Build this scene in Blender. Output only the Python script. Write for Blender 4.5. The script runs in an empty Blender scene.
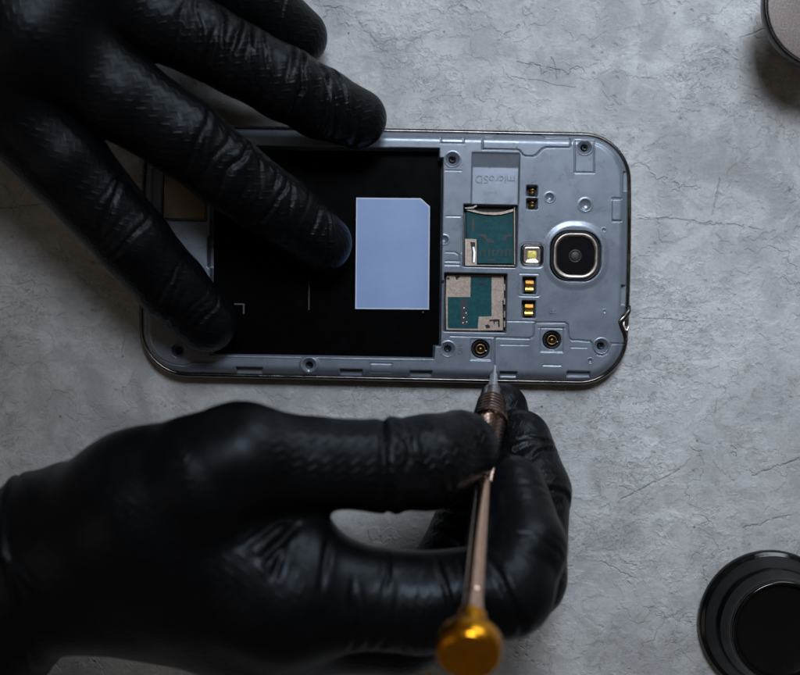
import bpy, bmesh, math, random
import numpy as np
from mathutils import Vector, Matrix
from mathutils.geometry import delaunay_2d_cdt

# ------------------------------------------------------------------ camera, world, lights, exposure
S = 0.001                      # everything below is measured in millimetres
CAM_H = 360.0                  # lens height above the tabletop
FPX = 1302.0                   # focal length in photograph pixels (800 wide)
scene = bpy.context.scene
C = scene.collection

cam = bpy.data.cameras.new('camera')
cam.sensor_width = 36.0
cam.sensor_fit = 'HORIZONTAL'
cam.lens = FPX / 800.0 * 36.0
cam.clip_start = 0.01
cam.clip_end = 20.0
cam.dof.use_dof = True
cam.dof.focus_distance = (CAM_H - 8.0) * S
cam.dof.aperture_fstop = 9.5
camo = bpy.data.objects.new('camera', cam)
camo.location = (0, 0, CAM_H * S)
C.objects.link(camo)
scene.camera = camo

world = bpy.data.worlds.new('World')
scene.world = world
world.use_nodes = True
bg = world.node_tree.nodes['Background']
bg.inputs['Color'].default_value = (1.0, 0.83, 0.68, 1)
bg.inputs['Strength'].default_value = 0.07


def area(name, loc, target, size, size_y, power, color):
    l = bpy.data.lights.new(name, 'AREA')
    l.shape = 'RECTANGLE'
    l.size = size * S
    l.size_y = size_y * S
    l.energy = power
    l.color = color
    o = bpy.data.objects.new(name, l)
    o.location = Vector(loc) * S
    o.rotation_euler = (Vector(target) - Vector(loc)).to_track_quat('-Z', 'Y').to_euler()
    C.objects.link(o)
    return o


key = area('window_light', (70, 335, 590), (92, 34, 0), 190, 190, 0.40, (0.785, 0.880, 1.0))
key.data.spread = math.radians(52)
area('low_window_light', (250, 430, 215), (20, 0, 0), 260, 170, 1.15, (0.80, 0.90, 1.0))
area('warm_room_light', (-380, -160, 330), (-60, 0, 0), 260, 260, 0.08, (1.0, 0.80, 0.64))

scene.view_settings.view_transform = 'Standard'
scene.view_settings.look = 'None'
scene.view_settings.exposure = 0.0
scene.view_settings.gamma = 1.0
scene.view_settings.use_curve_mapping = False
scene.cycles.use_denoising = True

random.seed(4)
RNG = np.random.default_rng(11)


# ------------------------------------------------------------------ helpers
def P(px, py, z=0.0):
    """the point at height z that the photograph shows at pixel (px, py), in mm"""
    k = (CAM_H - z) / FPX
    return np.array([(px - 400.0) * k, -(py - 337.5) * k, z])


def mesh_obj(name, verts, faces, mat, parent=None, smooth=True, kind=None):
    """verts in mm, in the space of the parent"""
    me = bpy.data.meshes.new(name)
    v = (np.asarray(verts, dtype=float) * S)
    me.from_pydata(v.tolist(), [], [list(map(int, f)) for f in faces])
    if smooth:
        me.polygons.foreach_set('use_smooth', [True] * len(me.polygons))
    me.update()
    if mat:
        me.materials.append(mat)
    o = bpy.data.objects.new(name, me)
    C.objects.link(o)
    o.parent = parent
    if kind:
        o['kind'] = kind
    return o


def empty(name, loc, rz=0.0):
    o = bpy.data.objects.new(name, None)
    o.empty_display_size = 0.01
    o.location = Vector([float(c) for c in loc]) * S
    o.rotation_euler = (0, 0, rz)
    C.objects.link(o)
    return o


def tag(o, label, cat, group=None):
    o['label'] = label
    o['category'] = cat
    if group:
        o['group'] = group
    return o


def sharp(o, deg=35):
    me = o.data
    bm = bmesh.new(); bm.from_mesh(me)
    for e in bm.edges:
        if len(e.link_faces) == 2 and e.calc_face_angle(0) > math.radians(deg):
            e.smooth = False
    bm.to_mesh(me); bm.free()
    return o


def loft(loops, cap0=True, cap1=True, closed=True):
    verts, faces = [], []
    n = len(loops[0])
    for lp in loops:
        verts += [tuple(p) for p in lp]
    for i in range(len(loops) - 1):
        for j in range(n):
            k = (j + 1) % n
            if not closed and k == 0:
                continue
            faces.append((i * n + j, i * n + k, (i + 1) * n + k, (i + 1) * n + j))
    if cap0:
        faces.append(tuple(range(n))[::-1])
    if cap1:
        b = (len(loops) - 1) * n
        faces.append(tuple(range(b, b + n)))
    return verts, faces


def circle(cx, cy, r, z, n=48):
    return [(cx + r * math.cos(2 * math.pi * i / n), cy + r * math.sin(2 * math.pi * i / n), z) for i in range(n)]


def rsq(cx, cy, hw, hh, r, z, n=8):
    """rounded rectangle loop, counter-clockwise"""
    r = max(0.01, min(r, hw - 1e-3, hh - 1e-3))
    out = []
    for q, (sx, sy) in enumerate(((1, 1), (-1, 1), (-1, -1), (1, -1))):
        for i in range(n + 1):
            a = math.pi / 2 * (q + i / n)
            out.append((cx + sx * (hw - r) + r * math.cos(a), cy + sy * (hh - r) + r * math.sin(a), z))
    return out


def lathe(profile, n=64, top=True):
    """profile [(r, z)] about the z axis"""
    loops = [circle(0, 0, max(r, 1e-3), z, n) for r, z in profile]
    return loft(loops, True, top)


def prism(poly, z0, z1, bev=0.0):
    """extruded outline (ccw list of xy); small chamfer on the top edge"""
    p = [Vector((a, b)) for a, b in poly]
    area2 = sum(p[i].x * p[(i + 1) % len(p)].y - p[(i + 1) % len(p)].x * p[i].y for i in range(len(p)))
    if area2 < 0:
        p = p[::-1]
    n = len(p)
    if bev > 0:
        ins = []
        for i in range(n):
            a = (p[i] - p[i - 1]).normalized(); b = (p[(i + 1) % n] - p[i]).normalized()
            na = Vector((-a.y, a.x)); nb = Vector((-b.y, b.x))
            m = (na + nb)
            m = m / max(0.35, (1 + na.dot(nb)))
            ins.append(p[i] + m * bev)
        loops = [[(q.x, q.y, z0) for q in p], [(q.x, q.y, z1 - bev) for q in p], [(q.x, q.y, z1) for q in ins]]
    else:
        loops = [[(q.x, q.y, z0) for q in p], [(q.x, q.y, z1) for q in p]]
    return loft(loops)


def tube(path, radii, n=10, caps=True):
    path = [Vector(p) for p in path]
    if not hasattr(radii, '__len__'):
        radii = [radii] * len(path)
    loops = []
    prev = None
    for i, p in enumerate(path):
        t = (path[min(i + 1, len(path) - 1)] - path[max(i - 1, 0)]).normalized()
        ref = prev if prev is not None else (Vector((0, 0, 1)) if abs(t.z) < 0.9 else Vector((1, 0, 0)))
        u = (ref - t * ref.dot(t)).normalized()
        v = t.cross(u)
        prev = u
        loops.append([tuple(p + (u * math.cos(2 * math.pi * k / n) + v * math.sin(2 * math.pi * k / n)) * radii[i]) for k in range(n)])
    return loft(loops, caps, caps)


# ------------------------------------------------------------------ materials
def new_mat(name):
    m = bpy.data.materials.new(name)
    m.use_nodes = True
    return m, m.node_tree.nodes, m.node_tree.links, m.node_tree.nodes['Principled BSDF']


class NT:
    """small shorthand for shader node graphs"""
    def __init__(self, m):
        self.n = m.node_tree.nodes; self.l = m.node_tree.links

    def link(self, a, b):
        self.l.new(a, b)

    def put(self, sock, v):
        if isinstance(v, bpy.types.NodeSocket):
            self.l.new(v, sock)
        else:
            sock.default_value = v

    def math(self, op, a, b=None, c=None, clamp=False):
        n = self.n.new('ShaderNodeMath'); n.operation = op; n.use_clamp = clamp
        self.put(n.inputs[0], a)
        if b is not None: self.put(n.inputs[1], b)
        if c is not None: self.put(n.inputs[2], c)
        return n.outputs[0]

    def vec(self, op, a, b=None, scale=None):
        n = self.n.new('ShaderNodeVectorMath'); n.operation = op
        self.put(n.inputs[0], a)
        if b is not None: self.put(n.inputs[1], b)
        if scale is not None: self.put(n.inputs['Scale'], scale)
        return n.outputs['Value'] if op in ('LENGTH', 'DOT_PRODUCT', 'DISTANCE') else n.outputs[0]

    def noise(self, vec, scale, detail=4, rough=0.55, dist=0.0, color=False):
        n = self.n.new('ShaderNodeTexNoise')
        self.put(n.inputs['Vector'], vec)
        n.inputs['Scale'].default_value = scale
        n.inputs['Detail'].default_value = detail
        n.inputs['Roughness'].default_value = rough
        n.inputs['Distortion'].default_value = dist
        return n.outputs['Color'] if color else n.outputs[0]

    def voro(self, vec, scale, feature='F1', rand=1.0):
        n = self.n.new('ShaderNodeTexVoronoi'); n.feature = feature
        self.put(n.inputs['Vector'], vec)
        n.inputs['Scale'].default_value = scale
        n.inputs['Randomness'].default_value = rand
        return n.outputs[0]

    def ramp(self, v, a, b, lo=0.0, hi=1.0, smooth=True):
        n = self.n.new('ShaderNodeMapRange')
        n.interpolation_type = 'SMOOTHSTEP' if smooth else 'LINEAR'
        self.put(n.inputs[0], v)
        n.inputs[1].default_value = a; n.inputs[2].default_value = b
        n.inputs[3].default_value = lo; n.inputs[4].default_value = hi
        return n.outputs[0]

    def mix(self, f, a, b, mode='MIX'):
        n = self.n.new('ShaderNodeMix'); n.data_type = 'RGBA'; n.blend_type = mode
        self.put(n.inputs[0], f); self.put(n.inputs[6], a); self.put(n.inputs[7], b)
        return n.outputs[2]

    def objcoord(self, mm=True):
        n = self.n.new('ShaderNodeTexCoord')
        return self.vec('SCALE', n.outputs['Object'], scale=1000.0) if mm else n.outputs['Object']

    def attr(self, name):
        n = self.n.new('ShaderNodeAttribute'); n.attribute_name = name
        return n.outputs['Fac']

    def bump(self, h, strength, dist_mm, normal=None):
        n = self.n.new('ShaderNodeBump')
        n.inputs['Strength'].default_value = strength
        n.inputs['Distance'].default_value = dist_mm * S
        self.put(n.inputs['Height'], h)
        if normal is not None: self.put(n.inputs['Normal'], normal)
        return n.outputs[0]


def simple(name, col, rough=0.5, metal=0.0, spec=0.5, grain=0.0, gscale=2.0, rvar=0.0, coat=0.0, bump=0.0, bscale=3.0):
    """plain material with a little procedural mottling, so that no surface is perfectly even"""
    m, n, l, b = new_mat(name)
    t = NT(m)
    b.inputs['Metallic'].default_value = metal
    b.inputs['Specular IOR Level'].default_value = spec
    b.inputs['Coat Weight'].default_value = coat
    b.inputs['Coat Roughness'].default_value = 0.08
    co = t.objcoord()
    f = t.noise(co, gscale, 5, 0.6)
    if grain > 0:
        c0 = tuple(c * (1 - grain) for c in col) + (1,)
        c1 = tuple(min(1, c * (1 + grain)) for c in col) + (1,)
        t.put(b.inputs['Base Color'], t.mix(t.ramp(f, 0.3, 0.7), c0, c1))
    else:
        b.inputs['Base Color'].default_value = tuple(col) + (1,)
    if rvar > 0:
        f2 = t.noise(co, gscale * 0.35, 5, 0.65)
        t.put(b.inputs['Roughness'], t.ramp(f2, 0.3, 0.7, max(0.02, rough - rvar), rough + rvar))
    else:
        b.inputs['Roughness'].default_value = rough
    if bump > 0:
        t.put(b.inputs['Normal'], t.bump(t.noise(co, bscale, 4, 0.6), 1.0, bump))
    return m


def table_material():
    m, n, l, b = new_mat('worn_plaster')
    t = NT(m)
    co = t.objcoord()
    big = t.noise(co, 0.018, 5, 0.6)
    mid = t.noise(co, 0.075, 6, 0.62, 0.6)
    fine = t.noise(co, 0.9, 6, 0.7)
    grit = t.noise(co, 3.5, 3, 0.6)
    warp = t.vec('SCALE', t.vec('SUBTRACT', t.noise(co, 0.16, 3, 0.6, color=True), (0.5, 0.5, 0.5)), scale=5.0)
    cw = t.vec('ADD', co, warp)

    def contour(scale, level, width, mscale, m0, m1, detail=5, rough=0.58, off=0.0):
        v = t.vec('ADD', cw, (off, off * 0.7, 0))
        nn = t.noise(v, scale, detail, rough)
        d = t.math('ABSOLUTE', t.math('SUBTRACT', nn, level))
        line = t.ramp(d, width, 0.0)
        mask = t.ramp(t.noise(v, mscale, 3, 0.6), m0, m1)
        return t.math('MULTIPLY', line, mask), nn
    c1, n1 = contour(0.028, 0.50, 0.0075, 0.03, 0.50, 0.60)
    c2, n2 = contour(0.050, 0.53, 0.011, 0.05, 0.52, 0.62, off=311.0)
    c3, n3 = contour(0.10, 0.47, 0.016, 0.035, 0.53, 0.64, off=77.0)
    # long, nearly straight trowel drags
    sc = t.n.new('ShaderNodeMapping'); sc.inputs['Rotation'].default_value = (0, 0, 0.12)
    sc.inputs['Scale'].default_value = (0.011, 0.20, 1)
    t.link(cw, sc.inputs['Vector'])
    dr = t.noise(sc.outputs[0], 1.0, 5, 0.65)
    drag = t.math('MULTIPLY', t.ramp(t.math('ABSOLUTE', t.math('SUBTRACT', dr, 0.5)), 0.012, 0.0), t.ramp(t.noise(co, 0.022, 2, 0.5), 0.52, 0.62))
    # single scratches: the ones the eye picks out on the photographed top
    segs = [((637, 216), (760, 229), .34, 3), ((740, 38), (768, 28), .34, 1), ((723, 50), (737, 61), .34, 1),
            ((640, 318), (690, 321), .26, 2), ((622, 499), (680, 470), .42, 2), ((498, 42), (520, 26), .34, 3),
            ((552, 58), (557, 78), .3, 2), ((517, 62), (560, 70), .22, 1), ((752, 476), (800, 459), .55, 4),
            ((745, 528), (790, 514), .5, 4), ((712, 217), (720, 180), .3, 3), ((0, 208), (46, 203), .25, 1),
            ((512, 76), (575, 88), .2, 2), ((640, 219), (712, 222), .3, 3), ((600, 562), (640, 580), .3, 3)]
    scr = None
    w2 = t.vec('SCALE', t.vec('SUBTRACT', t.noise(co, 0.25, 4, 0.6, color=True), (0.5, 0.5, 0.5)), scale=1.0)
    for (a, c, w, wob) in segs:
        A, B = P(*a), P(*c)
        ab = B - A
        q = t.vec('ADD', co, t.vec('SCALE', w2, scale=float(wob)))
        q = t.vec('MULTIPLY', q, (1, 1, 0))
        d0 = t.vec('SUBTRACT', q, tuple(A))
        h = t.math('DIVIDE', t.vec('DOT_PRODUCT', d0, tuple(ab)), float(ab @ ab), clamp=True)
        pr = t.vec('SCALE', tuple(ab), scale=h)
        dist = t.vec('LENGTH', t.vec('SUBTRACT', d0, pr))
        ln = t.ramp(dist, w, w * 0.25)
        scr = ln if scr is None else t.math('MAXIMUM', scr, ln)
    scr = t.math('MULTIPLY', scr, t.ramp(t.noise(co, 0.5, 3, 0.6), 0.34, 0.5))
    # small pits and dark specks
    vp = t.voro(t.vec('ADD', co, t.vec('SCALE', w2, scale=2.0)), 0.30)
    pit = t.math('MULTIPLY', t.ramp(vp, 0.20, 0.06), t.ramp(t.noise(co, 0.06, 3, 0.6), 0.50, 0.60))
    vs = t.voro(co, 0.11)
    speck = t.ramp(vs, 0.055, 0.02)
    rough_patch = t.math('MULTIPLY', t.ramp(t.noise(co, 0.03, 4, 0.6), 0.50, 0.62), t.ramp(t.noise(cw, 0.35, 5, 0.72), 0.50, 0.66))
    lines = t.math('MAXIMUM', t.math('MAXIMUM', c1, c2), t.math('MAXIMUM', t.math('MULTIPLY', c3, 0.7), t.math('MULTIPLY', drag, 0.6)))
    blot = t.noise(cw, 0.16, 6, 0.68)
    col = t.mix(t.ramp(big, 0.34, 0.66), (0.275, 0.275, 0.277, 1), (0.40, 0.397, 0.393, 1))
    col = t.mix(t.ramp(mid, 0.42, 0.62, 0.0, 0.62), col, (0.47, 0.467, 0.460, 1))
    col = t.mix(t.ramp(blot, 0.46, 0.64, 0.0, 0.42), col, (0.235, 0.233, 0.231, 1))
    col = t.mix(t.ramp(fine, 0.28, 0.62, 0.30, 0.0), col, (0.19, 0.188, 0.185, 1))
    col = t.mix(t.ramp(grit, 0.45, 0.72, 0.0, 0.25), col, (0.52, 0.518, 0.51, 1))
    smear = t.n.new('ShaderNodeMapping'); smear.inputs['Rotation'].default_value = (0, 0, -0.5)
    smear.inputs['Scale'].default_value = (0.035, 0.16, 1)
    t.link(cw, smear.inputs['Vector'])
    sm = t.noise(smear.outputs[0], 1.0, 5, 0.62)
    trowel = t.math('MULTIPLY', t.ramp(sm, 0.50, 0.62), t.ramp(t.noise(co, 0.02, 2, 0.5), 0.44, 0.58))
    col = t.mix(t.math('MULTIPLY', trowel, 0.34), col, (0.56, 0.557, 0.55, 1))
    col = t.mix(t.math('MULTIPLY', rough_patch, 0.40), col, (0.20, 0.198, 0.195, 1))
    col = t.mix(t.math('MULTIPLY', t.math('MULTIPLY', lines, t.ramp(fine, 0.3, 0.7)), 0.32), col, (0.13, 0.128, 0.125, 1))
    col = t.mix(t.math('MULTIPLY', scr, 0.20), col, (0.12, 0.118, 0.115, 1))
    col = t.mix(t.math('MULTIPLY', pit, 0.45), col, (0.12, 0.115, 0.11, 1))
    col = t.mix(t.math('MULTIPLY', speck, 0.75), col, (0.07, 0.065, 0.06, 1))
    t.put(b.inputs['Base Color'], col)
    t.put(b.inputs['Roughness'], t.ramp(mid, 0.3, 0.7, 0.62, 0.48))
    b.inputs['Specular IOR Level'].default_value = 0.35
    step = t.math('ADD', t.ramp(n1, 0.485, 0.515), t.math('MULTIPLY', t.ramp(n2, 0.515, 0.545), 0.8))
    h = t.math('MULTIPLY', step, 0.30)
    h = t.math('ADD', h, t.math('ADD', t.math('MULTIPLY', mid, 0.9), t.math('MULTIPLY', trowel, 0.22)))
    h = t.math('ADD', h, t.math('MULTIPLY', fine, 0.24))
    h = t.math('ADD', h, t.math('MULTIPLY', grit, 0.06))
    h = t.math('SUBTRACT', h, t.math('MULTIPLY', lines, 0.30))
    h = t.math('SUBTRACT', h, t.math('MULTIPLY', scr, 0.40))
    h = t.math('SUBTRACT', h, t.math('MULTIPLY', pit, 0.30))
    h = t.math('SUBTRACT', h, t.math('MULTIPLY', rough_patch, 0.18))
    t.put(b.inputs['Normal'], t.bump(h, 0.85, 0.55))
    return m


def glove_material():
    m, n, l, b = new_mat('black_nitrile')
    t = NT(m)
    co = t.objcoord()
    pu, pv, pm = t.attr('along'), t.attr('across'), t.attr('embossed')
    # rows of zigzag ridges pressed into the rubber; the rows run along the fingers
    tri = t.math('PINGPONG', pu, 1.6)                        # 3.2 mm zigzag
    w = t.math('ADD', pv, t.math('MULTIPLY', tri, 0.80))
    ph = t.math('PINGPONG', w, 1.1)                          # rows 2.2 mm apart
    rid = t.ramp(ph, 0.58, 1.0)
    wear = t.ramp(t.noise(co, 0.09, 3, 0.6), 0.36, 0.60, 0.65, 1.0)
    rid = t.math('MULTIPLY', t.math('MULTIPLY', rid, pm), wear)
    fine = t.noise(co, 1.6, 5, 0.65)
    slow = t.noise(co, 0.12, 4, 0.6)
    h = t.math('ADD', t.math('MULTIPLY', rid, 0.17), t.math('MULTIPLY', fine, 0.04))
    h = t.math('ADD', h, t.math('MULTIPLY', slow, 0.2))
    t.put(b.inputs['Normal'], t.bump(h, 0.8, 0.75))
    t.put(b.inputs['Base Color'], t.mix(t.ramp(slow, 0.35, 0.7), (0.0018, 0.0020, 0.0025, 1), (0.0030, 0.0033, 0.0042, 1)))
    t.put(b.inputs['Roughness'], t.math('ADD', t.ramp(slow, 0.3, 0.7, 0.34, 0.43), t.math('MULTIPLY', rid, -0.03)))
    b.inputs['Specular IOR Level'].default_value = 0.15
    b.inputs['Specular Tint'].default_value = (0.80, 0.90, 1.0, 1)
    return m


MAT = dict(
    table=table_material(),
    glove=glove_material(),
    body=simple('silver_blue_plastic', (0.145, 0.166, 0.200), 0.31, 0.30, 0.5, 0.05, 0.6, 0.06, bump=0.012, bscale=9.0),
    rim=simple('dark_chrome', (0.11, 0.10, 0.095), 0.22, 1.0, grain=0.25, gscale=0.35, rvar=0.10),
    glass_black=simple('black_glass', (0.006, 0.006, 0.007), 0.09, 0, 0.5),
    bay=simple('black_bay_film', (0.0008, 0.0008, 0.001), 0.30, 0, 0.03, 0.3, 0.5, 0.04),
    label=simple('pale_blue_label', (0.190, 0.265, 0.445), 0.46, 0, 0.4, 0.04, 0.09, 0.05, bump=0.05, bscale=0.25),
    label_edge=simple('white_label_margin', (0.40, 0.44, 0.54), 0.5),
    black=simple('black_plastic', (0.006, 0.006, 0.007), 0.45, 0, 0.3),
    gold=simple('gold_contact', (0.50, 0.26, 0.055), 0.34, 1.0, grain=0.2, gscale=2.0),
    brassdark=simple('tarnished_brass', (0.24, 0.15, 0.07), 0.38, 1.0, grain=0.25, gscale=3.0),
    teal=simple('teal_circuit_board', (0.003, 0.050, 0.058), 0.5, 0, 0.15, 0.22, 0.8),
    tan=simple('tin_plate', (0.30, 0.235, 0.195), 0.45, 0.65, grain=0.20, gscale=1.6, rvar=0.08, bump=0.03),
    tealdark=simple('dark_teal_mask', (0.001, 0.010, 0.013), 0.5),
    steel=simple('bright_steel', (0.82, 0.82, 0.83), 0.40, 1.0, grain=0.08, gscale=2.0, rvar=0.06),
    bronze=simple('brown_anodised_metal', (0.26, 0.185, 0.15), 0.22, 1.0, grain=0.18, gscale=1.2, rvar=0.08),
    copper=simple('rose_copper_shaft', (0.66, 0.43, 0.32), 0.19, 1.0, grain=0.10, gscale=0.6, rvar=0.06),
    goldcap=simple('amber_gold_cap', (0.62, 0.255, 0.012), 0.25, 1.0, grain=0.12, gscale=0.5, rvar=0.05),
    lens=simple('lens_glass', (0.004, 0.004, 0.006), 0.05, 0, 0.6),
    ring=simple('camera_ring_metal', (0.27, 0.235, 0.21), 0.36, 1.0, grain=0.15, gscale=0.8, rvar=0.08),
    led=simple('yellow_phosphor', (0.62, 0.50, 0.10), 0.45, 0, 0.5, 0.35, 1.6),
    reflector=simple('flash_reflector', (0.66, 0.64, 0.60), 0.20, 0.9, grain=0.2, gscale=1.0),
    tin_top=None,
    tin_rim=simple('black_tin_rim', (0.03, 0.028, 0.027), 0.30, 0.8, grain=0.3, gscale=0.6),
    loupe=simple('glossy_black_plastic', (0.0025, 0.0025, 0.003), 0.14, 0, 0.38, rvar=0.07, gscale=0.6, bump=0.02, bscale=1.2),
    loupe_in=simple('dull_black_disc', (0.016, 0.0145, 0.0135), 0.5, 0, 0.4, 0.25, 0.4),
    speaker=simple('brown_speaker_plate', (0.17, 0.12, 0.085), 0.30, 0.8, grain=0.3, gscale=0.12, rvar=0.08),
    screw=simple('dark_screw', (0.05, 0.05, 0.052), 0.38, 0.9),
    print_grey=simple('grey_print', (0.042, 0.042, 0.045), 0.6),
)


def tin_top_material():
    m, n, l, b = new_mat('brown_glitter_lacquer')
    t = NT(m)
    co = t.objcoord()
    g = t.noise(co, 2.2, 3, 0.8)
    v = t.voro(co, 1.6)
    big = t.noise(co, 0.15, 4, 0.6)
    col = t.mix(t.ramp(g, 0.35, 0.7), (0.080, 0.062, 0.055, 1), (0.165, 0.130, 0.116, 1))
    col = t.mix(t.ramp(v, 0.22, 0.10, 0.0, 0.5), col, (0.30, 0.24, 0.215, 1))
    col = t.mix(t.ramp(big, 0.4, 0.7, 0.0, 0.4), col, (0.12, 0.085, 0.075, 1))
    t.put(b.inputs['Base Color'], col)
    b.inputs['Metallic'].default_value = 0.35
    b.inputs['Roughness'].default_value = 0.5
    t.put(b.inputs['Normal'], t.bump(g, 0.6, 0.08))
    return m


MAT['tin_top'] = tin_top_material()


# ------------------------------------------------------------------ tabletop
tv, tf = prism([(-420, -360), (420, -360), (420, 360), (-420, 360)], -24, 0, 0.8)
table = mesh_obj('tabletop', tv, tf, MAT['table'], smooth=False)
table['kind'] = 'structure'
table['label'] = 'grey worn plaster tabletop with fine cracks and scratches'


# ------------------------------------------------------------------ phone
PH_Z = 7.0
PH_ROT = -math.radians(1.15)
PH_C = P(385.3, 254.6, 4.0)
phone = empty('smartphone', (PH_C[0], PH_C[1], 0), PH_ROT)
tag(phone, 'silver blue smartphone lying face down with its back cover and battery removed', 'smartphone')
HL, HW, CR, BOW = 67.3, 34.7, 13.0, 0.9      # half length, half width, corner radius, bow of the short ends


def L(px, py, z=PH_Z):
    """photograph pixel -> phone-local mm at height z"""
    w = P(px, py, z) - PH_C
    c, s = math.cos(-PH_ROT), math.sin(-PH_ROT)
    return np.array([w[0] * c - w[1] * s, w[0] * s + w[1] * c])


def outline(inset, z, n=16, seg=14):
    base = rsq(0, 0, HL - BOW - inset, HW - inset, CR - inset, z, n)
    # densify and bow the short ends
    pts = []
    m = len(base)
    for i in range(m):
        a, b2 = base[i], base[(i + 1) % m]
        d = math.hypot(b2[0] - a[0], b2[1] - a[1])
        k = max(1, int(d / 4))
        for j in range(k):
            pts.append((a[0] + (b2[0] - a[0]) * j / k, a[1] + (b2[1] - a[1]) * j / k))
    return [(x + math.copysign(BOW * (1 - (y / HW) ** 2), x) * min(1, abs(x) / 55) ** 2, y, z) for x, y in pts]


def outline_fixed(inset, z):
    """same vertex count for every inset, so that rings can be lofted"""
    ref = outline(0, 0)
    out = []
    for x, y, _ in ref:
        cx = max(-(HL - BOW - CR), min(HL - BOW - CR, x)); cy = max(-(HW - CR), min(HW - CR, y))
        dx, dy = x - cx, y - cy
        d = math.hypot(dx, dy) or 1
        out.append((x - dx / d * inset, y - dy / d * inset, z))
    return out


rim_prof = [(0.9, 0.5), (0.35, 1.0), (0.05, 2.0), (0.0, 3.0), (0.12, 3.9), (0.45, 4.6), (0.85, 4.9), (1.15, 4.75), (1.35, 4.2), (1.45, 3.2)]
v, f = loft([outline_fixed(i, z) for i, z in rim_prof], False, False)
rim = mesh_obj('rim', v, f, MAT['rim'], phone)
v, f = loft([outline_fixed(1.0, 0.02), outline_fixed(0.75, 0.25), outline_fixed(0.75, 0.75)], True, True)
mesh_obj('screen_glass', v, f, MAT['glass_black'], phone, smooth=False)

# --- back frame as a fine relief
ST = 0.17
gx = np.arange(-HL, HL + ST, ST); gy = np.arange(-HW, HW + ST, ST)
X, Y = np.meshgrid(gx, gy, indexing='ij')


def sd_box(cx, cy, hw, hh, r=0.0):
    qx = np.abs(X - cx) - hw + r; qy = np.abs(Y - cy) - hh + r
    return np.hypot(np.maximum(qx, 0), np.maximum(qy, 0)) + np.minimum(np.maximum(qx, qy), 0) - r


def pbox(x0, y0, x1, y1, r=0.0):
    """distance to a rectangle given in photograph pixels"""
    a, b2 = L(x0, y0), L(x1, y1)
    return sd_box((a[0] + b2[0]) / 2, (a[1] + b2[1]) / 2, abs(a[0] - b2[0]) / 2, abs(a[1] - b2[1]) / 2, r)


def pcirc(px, py, rpx):
    c = L(px, py)
    return np.hypot(X - c[0], Y - c[1]) - rpx * 0.2711


def sd_poly(pts):
    """signed distance to a polygon given in photograph pixels"""
    pts = [L(*p) for p in pts]
    d = np.full(X.shape, 1e9); s = np.ones(X.shape)
    n = len(pts)
    j = n - 1
    for i in range(n):
        e = pts[j] - pts[i]
        wx, wy = X - pts[i][0], Y - pts[i][1]
        h = np.clip((wx * e[0] + wy * e[1]) / (e @ e), 0, 1)
        d = np.minimum(d, (wx - e[0] * h) ** 2 + (wy - e[1] * h) ** 2)
        c1 = Y >= pts[i][1]; c2 = Y < pts[j][1]; c3 = (e[0] * wy) > (e[1] * wx)
        flip = (c1 & c2 & c3) | (~c1 & ~c2 & ~c3)
        s = np.where(flip, -s, s)
        j = i
    return s * np.sqrt(d)


def sd_line(pts, closed=False):
    pts = [L(*p) for p in pts]
    if closed:
        pts = pts + [pts[0]]
    d = np.full(X.shape, 1e9)
    for a, b2 in zip(pts[:-1], pts[1:]):
        e = b2 - a
        wx, wy = X - a[0], Y - a[1]
        h = np.clip((wx * e[0] + wy * e[1]) / max(e @ e, 1e-9), 0, 1)
        d = np.minimum(d, np.hypot(wx - e[0] * h, wy - e[1] * h))
    return d


def sst(d, w):
    """1 inside, 0 outside, smooth over +-w"""
    t_ = np.clip((w - d) / (2 * w), 0, 1)
    return t_ * t_ * (3 - 2 * t_)


# distance to the outline (positive inside)
qx = np.abs(X - np.sign(X) * BOW * (1 - (Y / HW) ** 2) * np.minimum(1, np.abs(X) / 55) ** 2) - (HL - BOW) + CR
qy = np.abs(Y) - HW + CR
INS = -(np.hypot(np.maximum(qx, 0), np.maximum(qy, 0)) + np.minimum(np.maximum(qx, qy), 0) - CR)
sh = np.clip((INS - 1.0) / 3.2, 0, 1)
Z = 4.0 + (PH_Z - 4.0) * (1 - (1 - sh) ** 2.6)


def sink(d, depth, w=0.13):
    global Z
    Z = Z - depth * sst(d, w)


def floor_to(d, z, w=0.13):
    global Z
    k = sst(d, w)
    Z = Z * (1 - k) + np.minimum(Z, z) * k


def raise_(d, h, w=0.13):
    global Z
    Z = Z + h * sst(d, w)


def groove(pts, hw=0.13, depth=0.55, closed=False, w=0.10):
    sink(sd_line(pts, closed) - hw, depth, w)


# steps of the long edges (battery cover tabs)
for x0, x1 in ((415, 436), (470, 494), (552, 576), (300, 330), (350, 380)):
    floor_to(pbox(x0, 120, x1, 133.3 + (x0 - 415) * 0.02), 5.2)
for x0, x1 in ((236, 262), (340, 362), (410, 432)):
    floor_to(pbox(x0, 369.2 + (x0 - 340) * .02, x1, 380), 4.9)
for x0, x1 in ((500, 517), (567, 590)):
    floor_to(pbox(x0, 371.5, x1, 377.5), 5.3)
floor_to(pbox(624, 171, 631, 191, 0.1), 4.9)
floor_to(pbox(621.5, 285, 630, 305.5, 0.1), 4.9)
# battery bay
BAY = [(210.5, 146), (439, 148.5), (439, 158), (443, 158), (440.5, 346), (434.5, 346), (434, 358.5), (210, 354.5), (210, 268), (207.5, 266), (207.5, 238), (210.5, 236)]
floor_to(sd_poly(BAY), 2.0, 0.16)
raise_(np.abs(sd_line([(212, 361), (431, 365.5)])) - 0.25, 0.0)
# card slots
floor_to(pbox(464, 204, 516.5, 267.5, 0.3), 3.2)
floor_to(pbox(444.5, 272.8, 506, 332.5, 0.3), 3.2)
floor_to(sd_poly([(440, 281), (446, 281), (446, 283.5), (440, 283.5)]), 4.6)
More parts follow.
